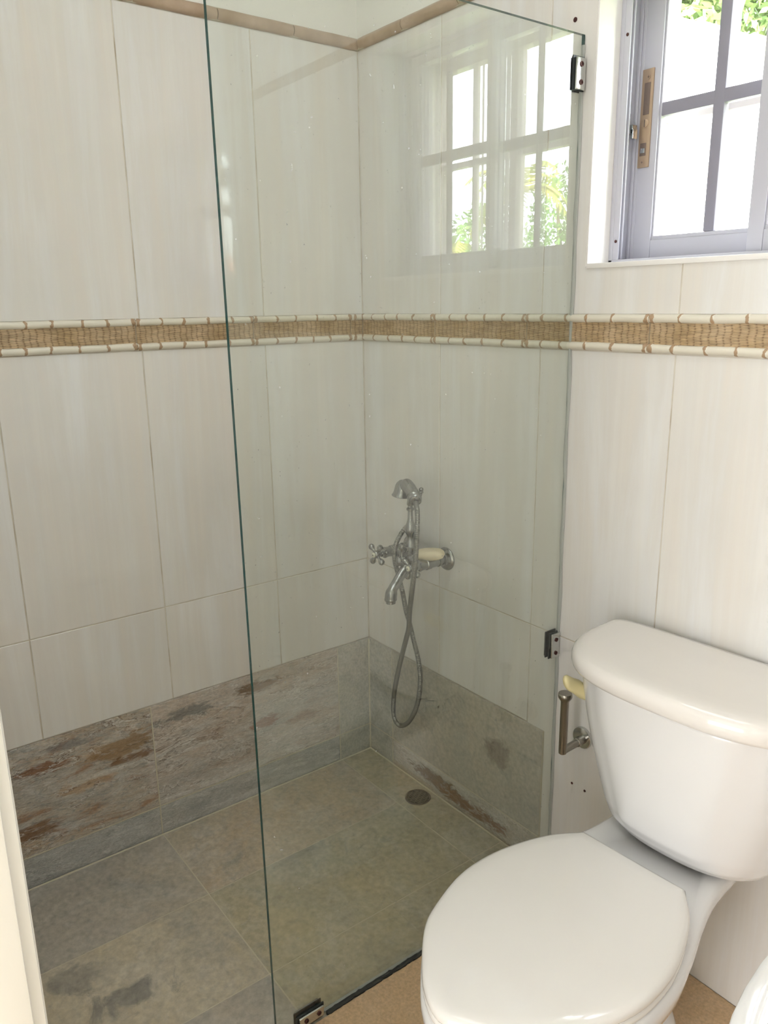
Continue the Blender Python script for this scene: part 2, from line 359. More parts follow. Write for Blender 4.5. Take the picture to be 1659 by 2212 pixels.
# ------------------------------------------------------------------ wall tiles (each one a piece)
J = .0014
rows = [(1.375, 2.046), (.648, 1.303), (.386, .648)]
a_seams = [0, -.317, -.650, -.983, -1.2455]
for z0, z1 in rows:
    for k in range(len(a_seams)-1):
        u1, u0 = a_seams[k], a_seams[k+1]
        plate('tile', rect(u0+J, u1-(J if k else .0), z0+J, z1-J), 'left', -.004, .0, M['tile'], wall_left)
b_seams = [0, .3345, .671, 1.007, 1.343, 1.679, RX]
for r, (z0, z1) in enumerate(rows):
    for k in range(len(b_seams)-1):
        x0, x1 = b_seams[k]+(J if k else 0), b_seams[k+1]-J
        if r == 2 and b_seams[k] >= .67: z0 = .0   # below: no slate on the toilet side
        if r == 2 and k >= 2: z0 = -.003
        if r == 0 and x1 > WX0 and x0 < WX1:
            if x0 < WX0: P = [(x0, z0+J), (x1, z0+J), (x1, WZ0), (WX0, WZ0), (WX0, WZ1), (x1, WZ1), (x1, z1-J), (x0, z1-J)]
            elif x1 > WX1: P = [(x0, z0+J), (x1, z0+J), (x1, z1-J), (x0, z1-J), (x0, WZ1), (WX1, WZ1), (WX1, WZ0), (x0, WZ0)]
            else:
                plate('tile', rect(x0, x1, z0+J, WZ0), 'back', -.004, 0, M['tile'], wall_back)
                plate('tile', rect(x0, x1, WZ1, z1-J), 'back', -.004, 0, M['tile'], wall_back); continue
            plate('tile', P, 'back', -.004, 0, M['tile'], wall_back)
        else: plate('tile', rect(x0, x1, z0+J, z1-J), 'back', -.004, 0, M['tile'], wall_back)
# strip of cream tile between the end of the slate and the glass
for px, pz, r_ in ((.731, 1.933, .0045), (.820, .289, .0030), (.858, .288, .0030)):
    lathe('screw_hole', [(r_, 0), (r_, .0012), (r_*.5, .0014)], (px, .0, pz), (0, -1, 0), M['rust'], wall_back, 12)

JS = .0016
# slate band, skirting and floor
Z1, Z2 = .088, .3865; T = .006
sl_rust = slate_mat('slate_rusty', crack=.9, warm=(.56, .42, .28), amt_warm=.9, amt_rust=.7, amt_pale=.45, amt_dark=.45, seed=2.0, bump=.9, scale=5.5,
    blobs=[((0, -.80, .30), (.1, .11, .035), (.36, .235, .12), .8), ((0, -.76, .262), (.1, .10, .014), (.22, .11, .045), .8), ((0, -1.0, .315), (.1, .07, .02), (.30, .13, .05), .8), ((0, -.90, .235), (.1, .10, .018), (.50, .34, .20), .7), ((0, -.93, .355), (.1, .09, .014), (.27, .25, .23), .7), ((0, -.84, .245), (.1, .12, .010), (.66, .65, .60), .7),
           ((0, -1.03, .15), (.1, .06, .03), (.24, .13, .06), .7), ((0, -.72, .20), (.1, .022, .09), (.62, .56, .52), .7)])
sl_mid = slate_mat('slate_tan', crack=.55, base=(.56, .535, .495), warm=(.58, .47, .38), amt_warm=.6, amt_rust=.25, amt_pale=.45, amt_dark=.35, seed=9.0, bump=.7, scale=5,
    blobs=[((0, -.40, .345), (.1, .08, .02), (.20, .115, .05), .8), ((0, -.38, .225), (.1, .055, .025), (.32, .17, .11), .7), ((0, -.62, .335), (.1, .11, .022), (.25, .25, .23), .8), ((0, -.25, .20), (.1, .06, .02), (.34, .20, .12), .5), ((0, -.45, .10), (.1, .26, .014), (.72, .70, .67), .7), ((0, -.55, .25), (.1, .05, .03), (.40, .28, .20), .5)])
sl_grey = slate_mat('slate_grey', base=(.52, .52, .465), warm=(.53, .49, .41), amt_warm=.4, amt_rust=.0, amt_pale=.3, amt_dark=.3, seed=14.0, bump=.5, stretch=(1, 1, 1), scale=6)
sl_brown = slate_mat('slate_brown_grey', base=(.50, .485, .42), warm=(.53, .475, .385), amt_warm=.6, amt_rust=.12, amt_pale=.15, amt_dark=.3, seed=21.0, bump=.3, stretch=(1, 1, 1), scale=4,
    blobs=[((.575, 0, .26), (.045, .1, .05), (.20, .155, .12), .6)])
sk_stain = slate_mat('slate_stained_skirting', crack=.5, base=(.53, .515, .45), warm=(.51, .44, .34), amt_warm=.5, amt_rust=.2, amt_pale=.6, amt_dark=.3, seed=30.0, bump=.9, scale=9, stretch=(1, 1, 2.2),
    blobs=[((.33, 0, .045), (.13, .1, .030), (.19, .125, .055), .95), ((.47, 0, .034), (.16, .1, .024), (.25, .14, .07), .95), ((.36, 0, .082), (.2, .1, .010), (.66, .65, .60), .6)])
sk_blue = slate_mat('slate_blue_grey_skirting', crack=.3, blobs=[((0, -.40, .012), (.1, .3, .014), (.66, .66, .65), .6)], base=(.49, .505, .50), warm=(.53, .51, .46), amt_warm=.3, amt_rust=.05, amt_pale=.7, amt_dark=.5, seed=41.0, bump=.8, scale=8, stretch=(1, 1, 3))
G1, G2 = -.125, -.716
for (u0, u1, mat, sd, amp) in ((G1, -.0, sl_grey, 1.0, .002), (G2, G1, sl_mid, 4.0, .0042), (-1.2455, G2, sl_rust, 8.0, .0050)):
    rough_plate('slate_tile', u0+JS, u1-(.0075 if u1 == 0 else JS), Z1+JS, Z2-.001, 'left', 0, T+.001, mat, wall_left, amp, 44 if u1-u0 > .3 else 14, 26, sd)
for (u0, u1, mat, sd) in ((G1, -.0, sl_grey, 11.0), (G2, G1, sk_blue, 14.0), (-1.2455, G2, sk_blue, 18.0)):
    rough_plate('skirting_tile', u0+JS, u1-(.0075 if u1 == 0 else JS), .002, Z1-JS, 'left', 0, T+.001, mat, wall_left, .0025, 40 if u1-u0 > .3 else 12, 8, sd)
BE = .729
for nm, pl, P in (('joint_grout', 'left', rect(-1.244, -.008, Z1-.0015, Z1+.0015)), ('joint_grout', 'back', rect(.008, BE-.002, Z1-.0013, Z1+.0013)), ('joint_grout', 'left', rect(G1-.0016, G1+.0016, .002, Z2-.002)), ('joint_grout', 'left', rect(G2-.0016, G2+.0016, .002, Z2-.002)), ('joint_grout', 'back', rect(.1235, .1265, .002, Z2-.002))):
    plate(nm, P, pl, .001, T+.0010, M['pale_grout'], wall_left if pl == 'left' else wall_back, .0004)
for (u0, u1, mat, sd) in ((.0, .125, sl_grey, 3.0), (.125, BE, sl_brown, 5.0)):
    rough_plate('slate_tile', u0+(.0075 if u0 == 0 else JS), u1-JS, Z1+JS, Z2-.001, 'back', 0, T+.001, mat, wall_back, .0014, 36 if u1-u0 > .3 else 12, 18, sd)
for (u0, u1, mat, sd) in ((.0, .125, sl_grey, 6.0), (.125, BE, sk_stain, 7.0)):
    rough_plate('skirting_tile', u0+(.0075 if u0 == 0 else JS), u1-JS, .002, Z1-JS, 'back', 0, T+.001, mat, wall_back, .002, 40 if u1-u0 > .3 else 12, 8, sd)
for nm, pl, a0, a1, par in (('slate_grout', 'left', -1.2455, -.001, wall_left), ('slate_grout', 'back', .001, BE-.001, wall_back)):
    plate(nm, rect(a0, a1, .0, Z2-.0022), pl, -.001, T-.0003, M['pale_grout'], par)
tube('corner_grout', [(.0072, -.0072, .0), (.0066, -.0068, .2), (.0074, -.0070, Z2-.003)], .0032, M['pale_grout'], wall_left, 8)
tube('corner_grout', [(.0015, -.0015, Z2), (.0015, -.0015, 1.30)], .0016, M['grout'], wall_left, 8)
tube('corner_grout', [(.0015, -.0015, 1.38), (.0015, -.0015, 2.045)], .0014, M['grout'], wall_left, 8)
for pts in ([(.010, -.009, .0005), (.35, -.0095, .0008), (.752, -.009, .0005)], [(.009, -.010, .0005), (.0095, -.6, .0008), (.009, -1.24, .0005)]):
    tube('floor_joint_grout', pts, .0026, M['pale_grout'], floor, 8)

fl = [slate_mat('slate_floor_%s' % c, base=b_, warm=w_, amt_warm=.8, amt_rust=r_, amt_pale=p_+.1, amt_dark=.4, stretch=(1, 1, 1), seed=s_, bump=.32, scale=3.2, rough=.5, blobs=bl)
      for c, b_, w_, r_, p_, s_, bl in (('olive', (.46, .44, .34), (.52, .455, .31), .04, .15, 3, ()), ('tan', (.53, .475, .375), (.58, .475, .335), .1, .2, 8, ()),
          ('grey', (.44, .415, .37), (.51, .455, .365), .0, .12, 13, ()), ('greytan', (.53, .485, .395), (.60, .52, .37), .0, .1, 19,
           [((.47, -.98, 0), (.06, .10, .1), (.27, .26, .235), .8), ((.36, -1.06, 0), (.05, .07, .1), (.27, .26, .235), .6)]))]
fx = [.010, .298, .603, .7535]; fy = [-.010, -.122, -.715, -1.2455]
pick = {(0, 1): 1, (1, 1): 0, (2, 1): 0, (0, 2): 2, (1, 2): 3, (2, 2): 2}
rough_plate('floor_tile', .010, .603-JS, -.122+JS, -.010, 'floor', -.006, .0012, fl[0], floor, .0008, 20, 6, 1.0, (1, 1))
rough_plate('floor_tile', .603+JS, .7535, -.122+JS, -.010, 'floor', -.006, .0012, fl[0], floor, .0008, 8, 6, 2.0, (1, 1))
for i in range(3):
    for j in (1, 2):
        rough_plate('floor_tile', fx[i]+(JS if i else 0), fx[i+1]-(JS if i < 2 else 0), fy[j+1]+(JS if j < 2 else 0), fy[j]-JS, 'floor', -.006, .0012, fl[pick[(i, j)]], floor, .0010, 14, 26, i*3.1+j*5, (1, 1))
tan = slate_mat('tan_bathroom_floor', base=(.62, .45, .28), warm=(.66, .46, .27), pale=(.68, .53, .38), dark=(.50, .36, .22), amt_warm=.6, amt_rust=.0, amt_pale=.3, amt_dark=.35, stretch=(1, 1, 1), seed=50, bump=.15, scale=7, rough=.55)
for x0, x1 in ((.766, 1.372), (1.372, 1.978), (1.978, RX)):
    for y0, y1 in ((-1.247, -.985), (-.985, -.385), (-.385, -.0005)):
        plate('bathroom_floor_tile', rect(x0+J, x1-J, y0+J, y1-J), 'floor', -.006, .001, tan, floor)

plate('floor_grout', rect(.005, .7540, -1.2460, -.004), 'floor', -.003, -.0002, M['pale_grout'], floor)
# floor drain
dr = empty('floor_drain', (.313, -.060, .0)); tag(dr, 'round dark metal floor drain with slots in the shower corner', 'drain')
lathe('drain_ring', [(.038, .0002), (.038, .0030), (.036, .0036), (.0335, .0034), (.0335, .0008)], (0, 0, 0), (0, 0, 1), M['steel_dull'], dr, 36)
lathe('drain_bowl', [(.0332, .0010), (.0332, .0016), (.001, .0016)], (0, 0, 0), (0, 0, 1), M['black'], dr, 30)
bm = bmesh.new(); c_, s_ = math.cos(.5), math.sin(.5)
for k in range(-4, 5):   # bars between the slots
    yy = k*.0078; hl = math.sqrt(max(.0335**2-yy*yy, 0))
    if hl > .004:
        b2 = bmesh.new(); bm_box(b2, -hl, hl, yy-.0020, yy+.0020, .0016, .0032, .0005)
        for v in b2.verts: v.co = Vector((v.co.x*c_-v.co.y*s_, v.co.x*s_+v.co.y*c_, v.co.z))
        me = bpy.data.meshes.new('t'); b2.to_mesh(me); b2.free(); bm.from_mesh(me); bpy.data.meshes.remove(me)
for k in range(-2, 3):
    xx = k*.013; hl = math.sqrt(max(.033**2-xx*xx, 0)); b2 = bmesh.new(); bm_box(b2, xx-.0022, xx+.0022, -hl, hl, .0014, .0031, .0004)
    for v in b2.verts: v.co = Vector((v.co.x*c_-v.co.y*s_, v.co.x*s_+v.co.y*c_, v.co.z))
    me = bpy.data.meshes.new('t'); b2.to_mesh(me); b2.free(); bm.from_mesh(me); bpy.data.meshes.remove(me)
g = from_bm('grate', bm, simple('drain_grate_metal', (.20, .20, .165), .45, .4, bump=(300, .5)), dr); g['kind'] = 'stuff'

# ------------------------------------------------------------------ cane and weave border
def weave_mesh(name, u0, u1, z0, z1, plane, mat, parent):
    P = .0145; S = .0024; du = P/9; dz = S/4
    us = np.arange(u0, u1+du*.5, du); us[-1] = u1; zs = np.arange(z0, z1+dz*.5, dz); zs[-1] = z1
    UU, ZZ = np.meshgrid(us, zs); row = np.floor((ZZ-z0)/S); ph = np.where(row % 2 == 0, 0, PI)
    wob = .0012*np.sin(ZZ*260)+.0008*np.sin(UU*97)
    strand = np.abs(np.sin((ZZ-z0)/S*PI))**.6
    lift = .5+.5*np.cos((UU+wob)/P*2*PI*.5*2/2+ph)
    H = .0006+.0011*strand*(.35+.65*lift)+.0005*np.abs(np.sin((UU+wob)/P*PI))**.5
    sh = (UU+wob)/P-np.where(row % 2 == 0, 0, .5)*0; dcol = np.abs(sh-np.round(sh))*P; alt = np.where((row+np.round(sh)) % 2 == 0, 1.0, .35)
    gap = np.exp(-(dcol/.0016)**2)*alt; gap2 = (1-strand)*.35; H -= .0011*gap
    H = np.maximum(H, .0001)+rng.normal(0, .00006, H.shape); H[0] = H[-1] = 0; H[:, 0] = H[:, -1] = 0
    f = PL[plane]; n, m_ = H.shape
    V = [f(float(UU[i, j]), float(ZZ[i, j]), float(.0012+H[i, j])) for i in range(n) for j in range(m_)]
    Fc = [(i*m_+j, i*m_+j+1, (i+1)*m_+j+1, (i+1)*m_+j) for i in range(n-1) for j in range(m_-1)]
    me = bpy.data.meshes.new(name); me.from_pydata(V, [], Fc); me.update()
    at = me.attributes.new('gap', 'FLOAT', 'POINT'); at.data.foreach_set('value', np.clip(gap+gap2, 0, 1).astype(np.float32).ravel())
    return link(name, me, mat, parent)
def rod(name, u0, u1, z, plane, parent, seed, nodes):
    f = PL[plane]; r = .0082; L = u1-u0; n = int(L/.0011); pts = []; rad = []; us = []
    for i in range(n+1):
        u = u0+L*i/n; w = 0; us.append(u)
        for c, hw in nodes:
            d = abs(u-c)/hw
            if d < 1: w = max(w, 1-d*d)
        pts.append(f(u, z+.0005*math.sin(u*37+seed), .0005)); rad.append(r*(1+.10*w)+.0002*math.sin(u*90+seed))
    rad[0] *= .9; rad[-1] *= .9; sg = 20
    V, Fc = tube_geo(pts, rad, sg, True); mi = []
    for i in range(n):
        um = (us[i]+us[i+1])/2
        for k in range(sg):
            on = 0
            for j, (c, hw) in enumerate(nodes):
                w = hw*(.72+.30*math.sin(k*.9+j*2.1+seed)*math.sin(k*.37+j+seed*2)); 
                if abs(um-c+.0012*math.sin(k*.6+j*1.7)) < w: on = 1
            mi.append(on)
    mi += [1, 1]
    return raw(name, V, Fc, [M['rod'], M['node']], parent, 50, mi)
def border(seams, plane, wall):
    for k in range(len(seams)-1):
        u0, u1 = sorted((seams[k], seams[k+1])); g_ = .0008
        t = plate('border_tile', rect(u0+g_, u1-g_, 1.3045, 1.3735), plane, -.004, .001, M['grout'], wall)
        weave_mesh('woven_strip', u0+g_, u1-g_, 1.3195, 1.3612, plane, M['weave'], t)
        for zi, z in enumerate((1.3680, 1.3120)):
            rr = random.Random(int(abs(u0)*1000)+zi*7+(3 if plane == 'back' else 0)); nodes = [(u0+.006, .006), (u1-.006, .006)]
            u = u0+.06+rr.uniform(-.012, .012)
            while u < u1-.04: nodes.append((u, rr.uniform(.0035, .0052))); u += rr.uniform(.052, .068)
            if u1-u0 < .06: nodes = [(u0+.012, .006)] if plane == 'left' else nodes
            rod('cane_rod', u0+.0004, u1-.0004, z, plane, t, rr.random()*9, nodes)
border([-.0015, -.043, -.351, -.662, -.972, -1.2455], 'left', wall_left)
border([.0015, .315, .630, .948, 1.262, 1.576, 1.890, RX], 'back', wall_back)

# rounded sandstone trim along the top of the tiles
def halfround(u0, u1, plane, wall, seed):
    f = PL[plane]; V = []; Fc = []; n = 10; ns = 12
    for i in range(n+1):
        u = u0+(u1-u0)*i/n; e = .93 if i in (0, n) else 1.0
        for k in range(ns+1):
            a = -PI/2+PI*k/ns; V.append(f(u, 2.0600+.0142*e*math.sin(a)+.0003*math.sin(u*60+seed), .0128*e*math.cos(a)-.0005))
    for i in range(n):
        for k in range(ns): a = i*(ns+1)+k; Fc.append((a, a+1, a+ns+2, a+ns+1))
        Fc.append((i*(ns+1)+ns, i*(ns+1), (i+1)*(ns+1), (i+1)*(ns+1)+ns))
    Fc.append(tuple(range(ns+1))); Fc.append(tuple(n*(ns+1)+k for k in range(ns, -1, -1)))
    return raw('trim_stone', V, Fc, M['stone_trim'], wall, 50)
ts = [-.002, -.198, -.403, -.604, -.806, -1.008, -1.2455]
trim1 = tag(plate('trim_1', rect(-1.2455, -.001, 2.0465, 2.0738), 'left', -.004, .0035, M['pale_grout']), kind='structure')
trim2 = tag(plate('trim_2', rect(.001, RX, 2.0465, 2.0738), 'back', -.004, .0035, M['pale_grout']), kind='structure')
for a_, b_ in zip(ts, ts[1:]): halfround(b_+.0012, a_-.0012, 'left', trim1, a_*9)
xs = [.013]+[.195+.203*k for k in range(10)]; xs = [x for x in xs if x < RX]+[RX]
for a_, b_ in zip(xs, xs[1:]): halfround(a_+.0012, b_-.0012, 'back', trim2, a_*9)

# ------------------------------------------------------------------ window
win = tag(empty('window_1', (1.10, .10, 1.47)), kind='structure')
def W(o): o.matrix_parent_inverse = Matrix.Translation(-win.location); return o
def WB(name, *a, par=None, bev=.0015):
    o = box(name, *a, bev=bev)
    o.parent = par or win; 
    if par is None: W(o)
    return o
# reveal linings (tile-white)
WB('reveal_lining', WX0-.0, WX0+.004, .0, .235, WZ0, WZ1, M['reveal'])
WB('reveal_lining', WX1-.004, WX1, .0, .235, WZ0, WZ1, M['reveal'])
WB('reveal_head', WX0+.004, WX1-.004, .0, .235, WZ1-.004, WZ1, M['reveal'])
WB('window_sill', WX0+.004, WX1-.004, -.004, .235, WZ0-.004, WZ0+.006, M['reveal'])
# fixed outer frame of the slider with its tracks
FX0, FX1, FZ0, FZ1 = WX0+.004, WX1-.004, WZ0+.006, WZ1-.004
fr = WB('slider_frame', FX0, FX0+.010, .066, .152, FZ0, FZ1, M['alu'])
for x0, x1, y0, y1, z0, z1 in ((FX1-.010, FX1, .066, .152, FZ0, FZ1), (FX0, FX1, .066, .152, FZ0, FZ0+.008), (FX0, FX1, .066, .152, FZ1-.010, FZ1)):
    WB('frame_member', x0, x1, y0, y1, z0, z1, M['alu'], par=fr, bev=.001)
for yy in (.066, .0765, .110, .114, .148):
    WB('track_rib', FX0+.010, FX0+.024 if yy != .110 else FX0+.018, yy, yy+.0032, FZ0+.008, FZ1-.010, M['alu'], par=fr, bev=.0006)
    WB('track_rib', FX1-.024, FX1-.010, yy, yy+.0032, FZ0+.008, FZ1-.010, M['alu'], par=fr, bev=.0006)
for zz in (1.52, 1.90): lathe('frame_screw', [(.0032, 0), (.0032, .0008), (.001, .0012)], (FX0+.017, .066, zz), (0, -1, 0), M['rust'], fr, 10)
lathe('frame_screw', [(.0035, 0), (.0035, .0008), (.001, .0012)], (FX0+.010, .096, 1.762), (1, 0, 0), M['chrome2'], fr, 10)
lathe('frame_screw', [(.0035, 0), (.0035, .0008), (.001, .0012)], (FX0+.010, .096, 1.705), (1, 0, 0), M['chrome2'], fr, 10)
# hooked keeper of the lock
bm = bmesh.new(); bm_box(bm, FX0+.010, FX0+.024, .089, .104, 1.725, 1.742, .001); bm_box(bm, FX0+.020, FX0+.0255, .089, .104, 1.716, 1.734, .001)
o = from_bm('lock_keeper', bm, M['chrome2'], fr, 35)
def sash(x0, x1, yc, st0, st1, mx, name):
    th = .013; root = WB(name, x0, x0+st0, yc-th, yc+th, FZ0+.008, FZ1-.008, M['alu'], bev=.002); z0, z1 = FZ0+.008, FZ1-.008; zb, zt_, zm = 1.529, 1.994, 1.7655
    WB('stile', x1-st1, x1, yc-th, yc+th, z0, z1, M['alu'], par=root, bev=.002)
    WB('rail', x0+st0, x1-st1, yc-th+.001, yc+th-.001, z0, zb-.008, M['alu'], par=root, bev=.0015)
    WB('rail', x0+st0, x1-st1, yc-th+.001, yc+th-.001, zt_, z1, M['alu'], par=root, bev=.0015)
    WB('glazing_bead', x0+st0, x1-st1, yc-.009, yc+.009, zb-.008, zb, M['alu'], par=root, bev=.001)
    WB('glazing_bead', x0+st0, x0+st0+.004, yc-.009, yc+.009, zb, zt_, M['alu'], par=root, bev=.001)
    WB('glazing_bead', x1-st1-.006, x1-st1, yc-.009, yc+.009, zb, zt_, M['alu'], par=root, bev=.001)
    WB('muntin', mx-.0115, mx+.0115, yc-.0085, yc+.0085, zb, zt_, M['muntin'], par=root, bev=.003)
    WB('muntin', x0+st0+.001, x1-st1-.001, yc-.0082, yc+.0082, zm-.0125, zm+.0125, M['muntin'], par=root, bev=.003)
    for (a, b) in ((x0+st0+.004, mx-.0115), (mx+.0115, x1-st1-.006)):
        for (c, d) in ((zb, zm-.0125), (zm+.0125, zt_)):
            WB('pane', a, b, yc-.002, yc+.002, c, d, M['pane'], par=root, bev=0)
    return root
s1 = sash(.803, 1.130, .128, .050, .036, .978, 'sash')
s2 = sash(1.080, 1.408, .093, .030, .050, 1.248, 'sash')
# bronze lock plate let into the stile of the half-open sash
lk = WB('lock_plate', .813, .839, .1115, .1155, 1.662, 1.843, M['brass'], par=s1, bev=.0012)
# (sub-parts cannot go deeper: their details are modelled into siblings of the plate)
def plus(x, z):
    bm = bmesh.new(); bmesh.ops.create_circle(bm, cap_ends=True, segments=16, radius=.0048)
    for v in bm.verts: v.co = Vector((x+v.co.x, .1108, z+v.co.y))
    r = bmesh.ops.extrude_face_region(bm, geom=bm.faces[:]);
    for e in r['geom']:
        if isinstance(e, bmesh.types.BMVert): e.co.y += .0015
    bm_box(bm, x-.0022, x+.0022, .1105, .112, z-.0005, z+.0005, 0, 1); bm_box(bm, x-.0005, x+.0005, .1105, .112, z-.0022, z+.0022, 0, 1)
    return from_bm('lock_screw', bm, [M['brass'], M['brass_dark']], s1)
plus(.8275, 1.828); plus(.8245, 1.672)
WB('finger_pull', .8195, .8335, .1106, .1125, 1.760, 1.818, M['brass_dark'], par=s1, bev=.003 if False else .0009)
lathe('thumb_turn', [(.0080, 0), (.0080, .0012), (.007, .0018)], (.8255, .1116, 1.744), (0, -1, 0), M['brass'], s1, 20)
WB('thumb_turn_slot', .8243, .8267, .1090, .1106, 1.737, 1.751, M['brass_dark'], par=s1, bev=.0005)
WB('latch_opening', .8175, .8315, .1106, .1125, 1.684, 1.708, M['brass_dark'], par=s1, bev=.0006)
WB('latch_tongue', .8195, .8300, .1092, .1108, 1.689, 1.698, M['chrome2'], par=s1, bev=.0005)
# outer wooden window frame beyond the slider
yo = .208; of = WB('outer_frame', .789, .812, yo-.018, yo+.018, FZ0, FZ1, M['alu_out'], bev=.002)
for x0, x1, z0, z1 in ((1.400, 1.411, FZ0, FZ1), (.812, 1.400, FZ0, FZ0+.035), (.812, 1.400, 1.995, FZ1), (1.103, 1.143, FZ0+.035, 1.995)):
    WB('outer_frame_member', x0, x1, yo-.016, yo+.016, z0, z1, M['alu_out'], par=of, bev=.003)
for x in (1.272, .940): WB('outer_muntin', x-.0095, x+.0095, yo-.012, yo+.012, FZ0+.035, 1.995, M['alu_out'], par=of, bev=.002)
WB('outer_muntin', 1.143, 1.400, yo-.011, yo+.011, 1.756, 1.771, M['alu_out'], par=of, bev=.002)
WB('outer_muntin', .812, 1.103, yo-.011, yo+.011, 1.756, 1.771, M['alu_out'], par=of, bev=.002)

# ------------------------------------------------------------------ shower glass panel
GH = 1.900; G0 = .754
scr = tag(empty('shower_screen', (G0, -.40, 0)), 'frameless clear glass shower panel with green edge standing on the floor', 'shower screen')
def S(o): o.matrix_parent_inverse = Matrix.Translation(-scr.location); return o
hx = .004
c8 = [(G0+.008-hx, 0, .002), (G0+.008+hx, 0, .002), (G0-hx, -.784, .002), (G0+hx, -.784, .002), (G0-hx, -.0015, GH), (G0+hx, -.0015, GH), (G0-hx, -.799, GH), (G0+hx, -.799, GH)]
c8[0] = (G0+.006-hx, -.0015, .002); c8[1] = (G0+.006+hx, -.0015, .002)
S(raw('glass_pane', c8, [(0, 2, 6, 4), (1, 5, 7, 3), (2, 3, 7, 6), (4, 6, 7, 5), (0, 1, 3, 2), (0, 4, 5, 1)], [M['glass'], M['glass_edge']], scr, None, [0, 0, 1, 1, 1, 1]))
# silicone bead where the glass meets the wall, with stray drips
pts = [(G0+.0075+.0012*math.sin(k*1.7)-.006*(k/30)+.004*0, -.0022, .002+(GH-.02)*k/30) for k in range(31)]
S(tube('wall_sealant', pts, [.0042+.0010*math.sin(k*2.3) for k in range(31)], M['sealant'], scr, 8))
r2 = random.Random(5); pts = []; rad = []
for k in range(90):
    y = -.012-.66*k/89; pts.append((G0+hx+.0035+r2.uniform(-.001, .0022), y, .0018)); rad.append(.0042+r2.uniform(-.0018, .002)*(1 if k > 25 else .3))
S(tube('floor_sealant', pts, rad, M['mould'], scr, 8))
S(box('floor_seal_strip', G0-.001, G0+hx+.0012, -.675, -.004, .0015, .0062, M['sealant'], scr, .0006))
def clamp(name, y0, y1, z0, z1, screws, along):
    root = S(box(name, G0+hx+.0022, G0+hx+.0085, y0, y1, z0, z1, M['chrome2'], scr, .0018))
    box('clamp_back_plate', G0-hx-.0085, G0-hx-.0022, y0, y1, z0, z1, M['chrome'], root, .0018)
    box('gasket', G0+hx, G0+hx+.0022, y0-.004, y1+.003, z0-.001, z1+.003, M['black'], root)
    box('gasket', G0-hx-.0022, G0-hx, y0-.004, y1+.003, z0-.001, z1+.003, M['black'], root)
    for (y, z) in screws: lathe('screw', [(.0048, 0), (.0048, .0022), (.0030, .0026), (.0028, .0012), (.001, .0012)], (G0+hx+.0080, y, z), (1, 0, 0), M['rust'], root, 14)
    return root
clamp('wall_clamp', -.031, -.0045, 1.800, 1.857, ((-.018, 1.845), (-.018, 1.813)), 'z')
clamp('wall_clamp', -.030, -.0045, .600, .660, ((-.0165, .645), (-.0165, .612)), 'z')
clamp('floor_clamp', -.737, -.680, .0055, .0290, ((-.692, .0185), (-.722, .0185)), 'y')

# ------------------------------------------------------------------ shower mixer
mx = tag(empty('shower_mixer', (.291, 0, .738)), 'tarnished chrome wall mixer with cross handles and spout in the shower', 'tap')
def X(o): o.matrix_parent_inverse = Matrix.Translation(-mx.location); return o
ZM = .738
for xx, nm in ((.366, 'inlet_leg'), (.216, 'inlet_leg')):
    leg = X(lathe(nm, [(.012, .0), (.0135, .006), (.0135, .028), (.0155, .029), (.0155, .034), (.0138, .035), (.0138, .060), (.0160, .062), (.0160, .075), (.0142, .077), (.0142, .094), (.0155, .095), (.0155, .099), (.0115, .101), (.0105, .110), (.0085, .112), (.0085, .119)], (xx, 0, ZM), (0, -1, 0), M['chrome'], mx, 22))
    lathe('flange', [(.031, .0002), (.0315, .003), (.029, .007), (.0235, .0100), (.0195, .0125), (.0190, .018), (.0150, .019)], (xx, 0, ZM), (0, -1, 0), M['chrome'], leg, 30)
def handle(xx, yy, rot):
    hub = X(lathe('cross_handle', [(.0070, 0), (.0105, .002), (.0115, .007), (.0105, .013), (.0085, .0155), (.0072, .0160)], (xx, yy, ZM), (0, -1, 0), M['chrome'], mx, 20))
    lathe('enamel_button', [(.0070, .0), (.0072, .0022), (.0055, .0034), (.0015, .0038)], (xx, yy-.0160, ZM), (0, -1, 0), M['enamel'], hub, 18)
    lathe('button_dot', [(.0019, .0), (.0019, .0006)], (xx, yy-.0198, ZM), (0, -1, 0), M['black'], hub, 10)
    for k in range(4):
        a = rot+k*PI/2; d = Vector((math.cos(a), 0, math.sin(a)))
        lathe('handle_spoke', [(.0048, .006), (.0040, .012), (.0040, .016), (.0068, .022), (.0086, .027), (.0080, .032), (.0050, .0355), (.001, .0365)], (xx, yy-.0075, ZM), d, M['chrome'], hub, 16)
handle(.216, -.117, PI/4+.15); handle(.366, -.117, PI/4+.35)
X(tube('body_bar', [(.216, -.068, ZM), (.25, -.068, ZM), (.262, -.069, ZM), (.291, -.070, ZM), (.320, -.069, ZM), (.332, -.068, ZM), (.366, -.068, ZM)], [.0130, .0125, .0165, .0205, .0165, .0125, .0130], M['chrome'], mx, 22, 50))
X(lathe('diverter_housing', [(.0150, -.0), (.0150, .018), (.0165, .020), (.0165, .026), (.0130, .029), (.0130, .036), (.0100, .039), (.0070, .041), (.001, .0415)], (.291, -.073, ZM-.004), (0, -1, 0), M['chrome'], mx, 22))
kn = X(lathe('diverter_knob', [(.0055, .010), (.0045, .022), (.0045, .028), (.0085, .034), (.0100, .040), (.0085, .046), (.004, .0495), (.001, .050)], (.296, -.098, ZM-.004), (0, 0, 1), M['chrome'], mx, 18))
X(lathe('riser', [(.0155, .012), (.0155, .022), (.0180, .024), (.0180, .031), (.0150, .033), (.0125, .042), (.0100, .048), (.0082, .058), (.0110, .066), (.0150, .074), (.0158, .081), (.0135, .090), (.0100, .099), (.0078, .108), (.0070, .122), (.0070, .131), (.0100, .133), (.0105, .138), (.0070, .141), (.0065, .152)], (.297, -.070, ZM), (0, 0, 1), M['chrome'], mx, 22))
